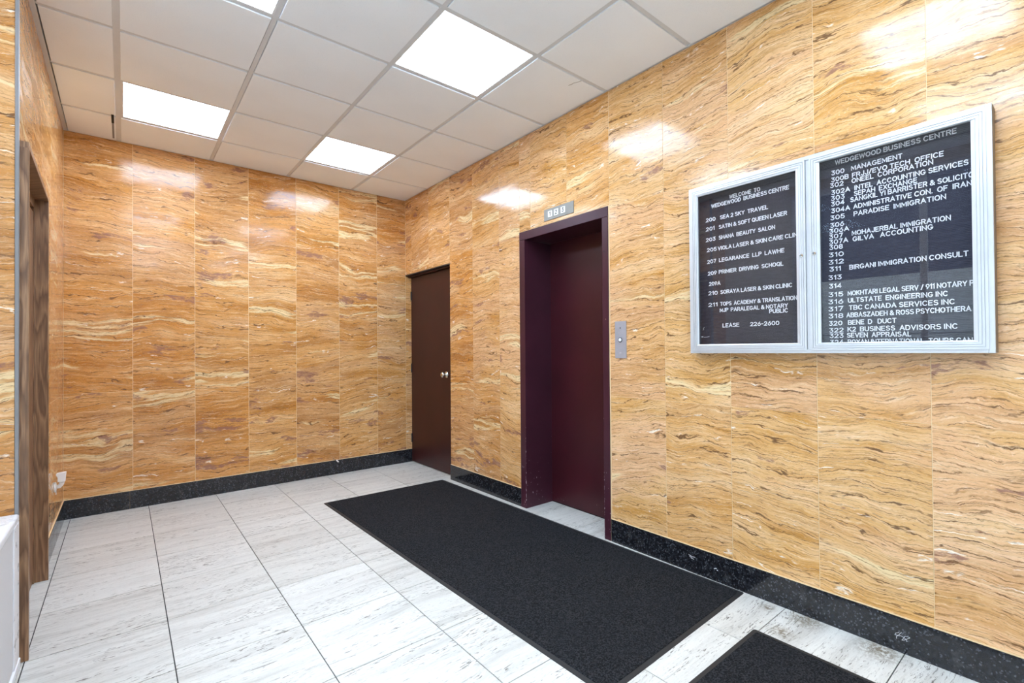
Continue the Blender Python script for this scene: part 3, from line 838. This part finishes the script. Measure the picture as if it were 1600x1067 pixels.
# moulded sans letters: name -> (width, strokes), cap height 1
GL = {
 'A': (.80, [[(0, 0), (.40, 1), (.80, 0)], [(.15, .33), (.65, .33)]]),
 'B': (.68, [[(0, 0), (0, 1), (.42, 1)] + arc(.42, .765, .24, .235, 90, -90) + [(0, .53)], [(.42, .53)] + arc(.42, .265, .26, .265, 90, -90) + [(0, 0)]]),
 'C': (.76, [arc(.40, .5, .40, .5, 42, 318, 12)]),
 'D': (.74, [[(0, 0), (0, 1), (.32, 1)] + arc(.32, .5, .42, .5, 90, -90, 10) + [(0, 0)]]),
 'E': (.62, [[(.62, 1), (0, 1), (0, 0), (.62, 0)], [(0, .52), (.54, .52)]]),
 'F': (.60, [[(.60, 1), (0, 1), (0, 0)], [(0, .50), (.50, .50)]]),
 'G': (.80, [arc(.40, .5, .40, .5, 42, 330, 12) + [(.79, .42), (.48, .42)]]),
 'H': (.72, [[(0, 0), (0, 1)], [(.72, 0), (.72, 1)], [(0, .52), (.72, .52)]]),
 'I': (.06, [[(.03, 0), (.03, 1)]]),
 'J': (.52, [[(.52, 1), (.52, .28)] + arc(.27, .27, .25, .27, 0, -170, 7)]),
 'K': (.70, [[(0, 0), (0, 1)], [(.66, 1), (0, .38)], [(.24, .60), (.70, 0)]]),
 'L': (.56, [[(0, 1), (0, 0), (.56, 0)]]),
 'M': (.84, [[(0, 0), (0, 1), (.42, .22), (.84, 1), (.84, 0)]]),
 'N': (.72, [[(0, 0), (0, 1), (.72, 0), (.72, 1)]]),
 'O': (.82, [oval(0, .82, 0, 1)]),
 'P': (.66, [[(0, 0), (0, 1), (.40, 1)] + arc(.40, .74, .26, .26, 90, -90) + [(0, .48)]]),
 'Q': (.82, [oval(0, .82, 0, 1), [(.50, .26), (.82, -.04)]]),
 'R': (.68, [[(0, 0), (0, 1), (.40, 1)] + arc(.40, .75, .26, .25, 90, -90) + [(0, .50)], [(.38, .50), (.68, 0)]]),
 'S': (.66, [arc(.34, .76, .30, .24, 30, 250, 9) + arc(.33, .26, .33, .26, 82, -150, 10)]),
 'T': (.68, [[(0, 1), (.68, 1)], [(.34, 1), (.34, 0)]]),
 'U': (.72, [[(0, 1), (0, .34)] + arc(.36, .34, .36, .34, 180, 360, 9) + [(.72, 1)]]),
 'V': (.76, [[(0, 1), (.38, 0), (.76, 1)]]),
 'W': (1.04, [[(0, 1), (.25, 0), (.52, .88), (.79, 0), (1.04, 1)]]),
 'X': (.72, [[(0, 0), (.72, 1)], [(0, 1), (.72, 0)]]),
 'Y': (.74, [[(0, 1), (.37, .46), (.74, 1)], [(.37, .46), (.37, 0)]]),
 'Z': (.66, [[(0, 1), (.66, 1), (0, 0), (.66, 0)]]),
 '0': (.66, [oval(0, .66, 0, 1)]),
 '1': (.24, [[(0, .80), (.22, 1), (.22, 0)]]),
 '2': (.62, [arc(.31, .71, .29, .29, 165, -25, 8) + [(0, 0), (.62, 0)]]),
 '3': (.62, [[(.04, 1), (.56, 1), (.28, .60)] + arc(.30, .30, .30, .30, 88, -155, 9)]),
 '4': (.66, [[(.48, 0), (.48, 1), (0, .28), (.66, .28)]]),
 '5': (.62, [[(.56, 1), (.10, 1), (.05, .55)] + arc(.30, .32, .31, .32, 125, -150, 9)]),
 '6': (.62, [[(.46, 1)] + arc(.31, .32, .31, .33, 155, 515, 14)]),
 '7': (.58, [[(0, 1), (.58, 1), (.20, 0)]]),
 '8': (.62, [oval(.04, .58, .53, 1, 12), oval(0, .62, 0, .53, 12)]),
 '9': (.62, [[(.16, 0)] + arc(.31, .68, .31, .33, -25, 335, 14)]),
 '&': (.80, [[(.80, 0), (.16, .70)] + arc(.34, .80, .19, .20, 200, -20, 7) + [(.10, .40)] + arc(.31, .25, .29, .25, 150, 300, 6) + [(.78, .46)]]),
 '-': (.36, [[(0, .45), (.36, .45)]]),
 '/': (.44, [[(0, -.04), (.44, 1.04)]]),
 '.': (.06, [[(.03, 0), (.03, .06)]]),
}
def add_text(txt, y_left, y_right, z_l, z_r, cap, xp, thick, mat, parent, name, sw=0.19):
    adv, x = [], 0.0
    for ch in txt:
        if ch == ' ':
            x += .36; continue
        adv.append((ch, x)); x += GL[ch][0] + .30
    total = x - .30
    sx = (y_left - y_right) / total               # world length per glyph unit along the row
    hw = sw / 2 * cap
    m = MB()
    def pt(px, py):
        u = px * sx
        t = px / total
        return (y_left - u, z_l + (z_r - z_l) * t + py * cap)
    for ch, x0 in adv:
        for st in GL[ch][1]:
            P = [Vector(pt(x0 + p[0], p[1])) for p in st]
            Q = [P[0]]
            for p in P[1:]:
                if (p - Q[-1]).length > 1e-5: Q.append(p)
            P = Q
            L, R = [], []
            k = len(P)
            for i in range(k):
                d0 = (P[i] - P[i - 1]).normalized() if i else None
                d1 = (P[i + 1] - P[i]).normalized() if i < k - 1 else None
                if d0 is None: d0 = d1
                if d1 is None: d1 = d0
                n0, n1 = Vector((-d0.y, d0.x)), Vector((-d1.y, d1.x))
                nn = n0 + n1
                if nn.length < 0.5: nn = n1
                nn.normalize()
                w = hw / max(0.42, nn.dot(n1))
                off = Vector((0, 0))
                L.append(P[i] + nn * w + off); R.append(P[i] - nn * w + off)
            # square the ends
            if (P[0] - P[-1]).length > 1e-4:
                e0 = (P[0] - P[1]).normalized() * hw * .7; e1 = (P[-1] - P[-2]).normalized() * hw * .7
                L[0] += e0; R[0] += e0; L[-1] += e1; R[-1] += e1
            b0 = len(m.v)
            for i in range(k):
                for q, xx in ((L[i], xp), (R[i], xp), (L[i], xp + thick), (R[i], xp + thick)):
                    m.v.append((xx, q.x, q.y))
            for i in range(k - 1):
                a, b = b0 + 4 * i, b0 + 4 * i + 4
                m.f += [(a, b, b + 1, a + 1), (a + 2, a + 3, b + 3, b + 2), (a, a + 2, b + 2, b), (a + 1, b + 1, b + 3, a + 3)]
            e = b0 + 4 * (k - 1)
            m.f += [(b0, b0 + 1, b0 + 3, b0 + 2), (e, e + 2, e + 3, e + 1)]
    return m.build(name, mat, parent, fix=False)

def board_door(y0, y1, py0, py1, pz0, pz1, lock_y, lock_z, rows, label):
    """door leaf with stepped aluminium profile around the pane; y0<y1 outer, py/pz pane"""
    d = MB()
    za, zb = ZA + 0.014, ZB - 0.014
    steps = [(0.0, 2.3605), (0.0080, 2.3605), (0.0082, 2.3650), (0.0100, 2.3650), (0.0102, 2.3612), (0.0170, 2.3612), (0.0172, 2.3650), (0.0188, 2.3650), (0.0190, 2.3622), (0.0270, 2.3622), (0.0272, 2.3655), (0.0286, 2.3655), (0.0288, 2.3635), (1.0, 2.3680)]
    # concentric rectangular rings, from the outer edge to the pane opening
    ring = []
    for s, xx in steps:
        if s < 1.0:
            ring.append((y0 + s, y1 - s, za + s, zb - s, xx))
        else:
            ring.append((py0, py1, pz0, pz1, 2.3660))
            ring.append((py0, py1, pz0, pz1, 2.3740))
    ring.insert(0, (y0, y1, za, zb, 2.3740))
    k0 = None
    for a, b, c, e, xx in ring:
        k = len(d.v)
        d.v += [(xx, a, c), (xx, b, c), (xx, b, e), (xx, a, e)]
        if k0 is not None:
            d.f += [(k0 + i, k0 + (i + 1) % 4, k + (i + 1) % 4, k + i) for i in range(4)]
        k0 = k
    d.f += [(k0 + i, k0 + (i + 1) % 4, (i + 1) % 4, i) for i in range(4)]
    door = d.build('cabinet_door', M['alu'], db)
    door['label'] = label
    MB().box(2.3742, 2.3772, py0 - 0.006, py1 + 0.006, pz0 - 0.006, pz1 + 0.006).build('glass_pane', M['glass'], door)
    MB().lathe([(0.0, 0.0085), (-0.004, 0.0085), (-0.006, 0.0070), (-0.0055, 0.0035)], 0, (2.3640, lock_y, lock_z), 20).build('lock', M['chrome'], door)
    MB().box(2.3572, 2.3590, lock_y - 0.0008, lock_y + 0.0008, lock_z - 0.0045, lock_z + 0.0045).build('keyhole', M['ink'], door)
    fp = MB().box(2.4075, XW - 0.0065, y0 + 0.005, y1 - 0.005, za + 0.005, zb - 0.005).build('letter_panel', M['felt'], db)
    for t, ya, yb, zl, zr in rows:
        add_text(t, ya, yb, zl, zr, CAP, 2.4050, 0.0022, M['letter'], fp, 'letter_row')
    return fp
CAP = 0.0176
RIGHT_ROWS = [
    ('WEDGEWOOD BUSINESS CENTRE', 0.748, 0.340, 2.0628, 2.0622),
    ('300', 0.763, 0.715, 2.0198, 2.0192),
    ('MANAGEMENT', 0.686, 0.508, 2.0196, 2.0184),
    ('300B', 0.764, 0.699, 1.9890, 1.9890),
    ('FRJJ/EVO TECH  OFFICE', 0.683, 0.379, 1.9878, 1.9872),
    ('302', 0.769, 0.719, 1.9648, 1.9642),
    ('ONEEL  CORPORATION', 0.685, 0.411, 1.9642, 1.9648),
    ('302A', 0.764, 0.694, 1.9320, 1.9320),
    ('INTEL  ACCOUNTING SERVICES', 0.675, 0.308, 1.9314, 1.9326),
    ('303', 0.766, 0.715, 1.9068, 1.9062),
    ('SEPAH  EXCHANGE', 0.677, 0.461, 1.9070, 1.9070),
    ('304', 0.766, 0.716, 1.8812, 1.8818),
    ('SANGKIL YI BARRISTER & SOLICITO', 0.691, 0.293, 1.8830, 1.8830),
    ('304A', 0.765, 0.695, 1.8510, 1.8510),
    ('ADMINISTRATIVE CON.  OF  IRAN', 0.680, 0.299, 1.8512, 1.8518),
    ('305', 0.769, 0.716, 1.8200, 1.8200),
    ('PARADISE  IMMIGRATION', 0.679, 0.374, 1.8192, 1.8198),
    ('306', 0.770, 0.719, 1.7870, 1.7870),
    ('306A', 0.774, 0.700, 1.7612, 1.7618),
    ('307', 0.775, 0.724, 1.7362, 1.7368),
    ('MOHAJERBAL IMMIGRATION', 0.687, 0.361, 1.7374, 1.7356),
    ('307A', 0.775, 0.704, 1.7120, 1.7120),
    ('GILVA   ACCOUNTING', 0.684, 0.414, 1.7110, 1.7110),
    ('308', 0.775, 0.725, 1.6886, 1.6874),
    ('310', 0.778, 0.722, 1.6556, 1.6544),
    ('312', 0.779, 0.722, 1.6228, 1.6222),
    ('311', 0.776, 0.734, 1.5918, 1.5912),
    ('BIRGANI IMMIGRATION CONSULT', 0.698, 0.312, 1.5902, 1.5908),
    ('313', 0.780, 0.731, 1.5538, 1.5532),
    ('314', 0.778, 0.732, 1.5158, 1.5152),
    ('315', 0.781, 0.726, 1.4778, 1.4772),
    ('MOKHTARI LEGAL SERV / 911 NOTARY P', 0.706, 0.298, 1.4774, 1.4786),
    ('316', 0.782, 0.726, 1.4458, 1.4452),
    ('ULTSTATE  ENGINEERING INC', 0.705, 0.373, 1.4468, 1.4462),
    ('317', 0.782, 0.727, 1.4132, 1.4138),
    ('TBC CANADA SERVICES INC', 0.702, 0.353, 1.4146, 1.4134),
    ('318', 0.782, 0.727, 1.3820, 1.3820),
    ('ABBASZADEH & ROSS PSYCHOTHERA', 0.712, 0.307, 1.3824, 1.3836),
    ('320', 0.781, 0.731, 1.3492, 1.3498),
    ('BENE  D   DUCT', 0.706, 0.536, 1.3502, 1.3508),
    ('322', 0.780, 0.727, 1.3182, 1.3188),
    ('K2  BUSINESS  ADVISORS INC', 0.708, 0.346, 1.3206, 1.3194),
    ('323', 0.779, 0.727, 1.2940, 1.2940),
    ('SEVEN  APPRAISAL', 0.711, 0.488, 1.2948, 1.2942),
    ('324', 0.777, 0.728, 1.2652, 1.2658),
    ('ROXAN INTERNATIONAL  TOURS CAN', 0.708, 0.304, 1.2658, 1.2652),
]
LEFT_ROWS = [
    ('WELCOME  TO', 1.240, 1.082, 2.0322, 2.0328),
    ('WEDGEWOOD  BUSINESS CENTRE', 1.341, 0.946, 2.0062, 2.0068),
    ('200', 1.373, 1.321, 1.9368, 1.9362),
    ('SEA 2 SKY  TRAVEL', 1.292, 1.045, 1.9358, 1.9352),
    ('201', 1.373, 1.327, 1.8872, 1.8878),
    ('SATIN & SOFT QUEEN LASER', 1.299, 0.957, 1.8860, 1.8860),
    ('203', 1.374, 1.322, 1.8292, 1.8298),
    ('SHANA  BEAUTY  SALON', 1.300, 1.013, 1.8300, 1.8300),
    ('205', 1.369, 1.316, 1.7740, 1.7740),
    ('VIOLA LASER & SKIN CARE CLIN', 1.306, 0.912, 1.7734, 1.7746),
    ('207', 1.368, 1.320, 1.7102, 1.7108),
    ('LEGARANCE  LLP  LAWHE', 1.300, 0.971, 1.7108, 1.7102),
    ('209', 1.365, 1.317, 1.6464, 1.6476),
    ('PRIMIER  DRIVING  SCHOQL', 1.302, 0.976, 1.6478, 1.6472),
    ('209A', 1.359, 1.297, 1.5898, 1.5892),
    ('210', 1.363, 1.313, 1.5398, 1.5392),
    ('SORAYA LASER & SKIN CLINIC', 1.294, 0.937, 1.5400, 1.5400),
    ('211', 1.364, 1.315, 1.4770, 1.4770),
    ('TOPS  ACADEMY & TRANSLATION', 1.296, 0.916, 1.4772, 1.4778),
    ('MJP  PARALEGAL & NOTARY', 1.299, 0.958, 1.4442, 1.4448),
    ('PUBLIC', 1.042, 0.958, 1.4218, 1.4212),
    ('LEASE', 1.284, 1.197, 1.3630, 1.3630),
    ('226-2600', 1.137, 0.999, 1.3630, 1.3630),
]
fpR = board_door(YA + 0.016, 0.8415, 0.2945, 0.8005, 1.2730, 2.0785, 0.825, 1.675, RIGHT_ROWS, 'door of the third floor list')
fpL = board_door(0.8595, YB - 0.016, 0.9000, 1.4000, 1.2730, 2.0720, 0.878, 1.673, LEFT_ROWS, 'door of the second floor list')
# fallen scraps at the bottom left of the left panel
MB().box(2.4045, 2.4070, 1.398, 1.408, 1.312, 1.3175).build('fallen_letter', M['letter'], fpL)
MB().tube([(2.4055, 1.394, 1.312), (2.4055, 1.380, 1.3125), (2.4055, 1.362, 1.3155)], 0.0009, 6).build('fallen_letter', M['letter'], fpL)
MB().tube([(2.4055, 1.400, 1.350), (2.4055, 1.394, 1.356), (2.4055, 1.398, 1.360), (2.4055, 1.390, 1.366)], 0.0008, 6).build('fallen_letter', M['letter'], fpL)

# ================================================================ lift call plate and floor indicator
cp = empty('lift_call_plate', (R_X, 1.985, 1.194))
tag(cp, 'narrow steel call button plate between the lift frame and the letter board', 'button panel')
MB().box(R_X - 0.004, R_X - 0.0005, 1.939, 2.031, 1.194, 1.430).build('plate', M['steel'], cp, bevel=0.001)
MB().lathe([(0, 0.016), (-0.003, 0.0155), (-0.0035, 0.0120), (-0.001, 0.0118)], 0, (R_X - 0.004, 1.987, 1.311), 24).build('button_ring', M['ink'], cp)
MB().lathe([(0, 0.0112), (-0.0045, 0.0112), (-0.006, 0.0095)], 0, (R_X - 0.004, 1.987, 1.311), 24).build('button', M['plastic'], cp)['label'] = 'round white button'
MB().lathe([(0, 0.0045), (-0.0015, 0.0035)], 0, (R_X - 0.004, 1.987, 1.387), 12).build('screw', M['ink'], cp)
MB().box(R_X - 0.0052, R_X - 0.004, 1.980, 1.994, 1.226, 1.2285).build('engraved_line', M['lens'], cp)

fi = empty('lift_floor_indicator', (R_X, 2.551, 2.218))
tag(fi, 'small grey floor indicator with three white number windows above the lift', 'indicator')
MB().box(R_X - 0.006, R_X - 0.0005, 2.395, 2.708, 2.221, 2.306).build('plate', M['plate'], fi, bevel=0.001)
for i, (yy, dg_) in enumerate(((2.640, '1'), (2.573, '2'), (2.502, '3'))):
    w = MB().box(R_X - 0.0085, R_X - 0.006, yy - 0.0225, yy + 0.0225, 2.242, 2.287).build('number_window', M['lens'], fi)
    add_text(dg_, yy + (0.009 if dg_ != '1' else 0.004), yy - (0.008 if dg_ != '1' else 0.003), 2.251, 2.251, 0.027, R_X - 0.0096, 0.0009, M['ink'], w, 'digit', 0.20)

# ================================================================ small items
ds = empty('door_holder', (L_X, 4.46, 0.33))
tag(ds, 'small white plastic holder with a square cap low on the left marble wall', 'door holder')
MB().lathe([(0.001, 0.034), (0.006, 0.034), (0.010, 0.026), (0.012, 0.014)], 0, (L_X, 4.46, 0.375), 20).build('wall_plate', M['plastic'], ds, smooth=False)
MB().tube([(L_X + 0.008, 4.46, 0.375), (L_X + 0.024, 4.46, 0.378), (L_X + 0.034, 4.455, 0.392), (L_X + 0.038, 4.45, 0.408)], 0.013, 12).build('arm', M['plastic'], ds, smooth=True)
MB().prism([(-0.335, 0.466), (-0.337, 0.457), (-0.329, 0.440), (-0.329, 0.412), (-0.293, 0.409), (-0.292, 0.440), (-0.289, 0.462), (-0.290, 0.470)], 1, 4.43, 4.475).build('cap', M['plastic'], ds, bevel=0.002)
MB().tube([(-0.3385, 4.462, 0.38), (-0.3385, 4.462, 0.34), (-0.3385, 4.462, 0.325)], 0.0025, 6).build('spring_pin', M['plastic'], ds)

wn = empty('wire_end', (1.65, B_Y - 0.01, 0.14))
tag(wn, 'stub of dark wire with a white tip on the far granite skirting', 'wire')
MB().tube([(1.617, B_Y - 0.004, 0.171), (1.630, B_Y - 0.014, 0.157), (1.645, B_Y - 0.016, 0.148), (1.655, B_Y - 0.015, 0.141)], 0.0020, 6).build('wire', M['ink'], wn)
MB().tube([(1.652, B_Y - 0.016, 0.145), (1.662, B_Y - 0.017, 0.133), (1.671, B_Y - 0.0165, 0.124)], 0.0065, 10).build('tip', M['plastic'], wn)['label'] = 'white wire tip'

bbr = bpy.data.objects['baseboard_right']
def mark(strokes, r, name, label):
    m = MB()
    xp = R_X - SK
    for s in strokes:
        for a, b in zip(s[:-1], s[1:]):
            d = Vector((b[0] - a[0], b[1] - a[1]))
            if d.length < 1e-6: continue
            nn = Vector((-d.y, d.x)).normalized() * r
            e = d.normalized() * r * 0.6
            m.prism([(a[0] - e.x + nn.x, a[1] - e.y + nn.y), (b[0] + e.x + nn.x, b[1] + e.y + nn.y), (b[0] + e.x - nn.x, b[1] + e.y - nn.y), (a[0] - e.x - nn.x, a[1] - e.y - nn.y)], 0, xp - 0.0007, xp - 0.0001)
    o = m.build(name, M['scratch'], bbr)
    o['label'] = label
mark([[(0.536, 0.084), (0.547, 0.067), (0.558, 0.066), (0.555, 0.073), (0.544, 0.080)], [(0.547, 0.067), (0.553, 0.060), (0.553, 0.052)],
      [(0.547, 0.067), (0.536, 0.069), (0.528, 0.066), (0.521, 0.063), (0.518, 0.055)],
      [(0.508, 0.074), (0.515, 0.075), (0.525, 0.073), (0.528, 0.065), (0.535, 0.053), (0.528, 0.056), (0.511, 0.071), (0.508, 0.074)]], 0.0008, 'chalk_mark', 'scrawled white marking on black granite')
mark([[(1.510, 0.094), (1.490, 0.088), (1.470, 0.090)], [(1.505, 0.086), (1.488, 0.080), (1.478, 0.076)], [(1.497, 0.094), (1.492, 0.076)]], 0.0013, 'scuff_mark', 'white scuff on black granite')
mark([[(1.356, 0.066), (1.346, 0.071), (1.343, 0.070)], [(1.340, 0.063), (1.336, 0.063)]], 0.0022, 'scuff_mark', 'white scuff on black granite')

# ================================================================ invented street outside, added for the board glass reflections and the daylight
gnd = MB().box(-30, 20, -30, 25, -0.35, -0.16).build('ground', M['concrete'])  # pale tone bounces daylight up onto the ceiling
struct(gnd, 'invented concrete pavement outside the window, pale to bounce daylight indoors', 'ground')
st = empty('added_steps', (-5.2, 2.5, -0.16))
tag(st, 'invented pale concrete stepped retaining wall outside, for the board glass reflections', 'retaining wall')
for i in range(5):
    MB().box(-9.5, -4.6 - 0.35 * i, -9, 16, -0.16 + 0.55 * i, -0.16 + 0.55 * (i + 1) - 0.02).build('step', M['concrete'], st)
bl = empty('added_building', (-14, 3, -0.16))
tag(bl, 'invented dark slate blue building outside, for the board glass reflections', 'building')
MB().box(-18, -11, -12, 20, -0.16, 6.0).build('wall', M['facade'], bl)
MB().box(-18.2, -10.7, -12.2, 20.2, 6.0, 6.3).build('roof_edge', M['blackpaint'], bl)
for i, (ty, lean) in enumerate(((1.2, -0.7), (3.3, 0.7))):
    t = empty('added_tree', (-4.3, ty, -0.16))
    tag(t, ('invented dark tree trunk for the reflections, leaning towards the street door' if i == 0 else 'invented dark tree trunk for the reflections, leaning towards the far wall'), 'tree')
    MB().tube([(-4.2, ty, -0.16), (-4.2, ty + 0.1 * lean, 1.0), (-4.2, ty + 0.5 * lean, 2.0), (-4.2, ty + 0.8 * lean, 3.4), (-4.2, ty + 1.3 * lean, 5.0)], 0.10, 10).build('trunk', M['bark'], t, smooth=True)
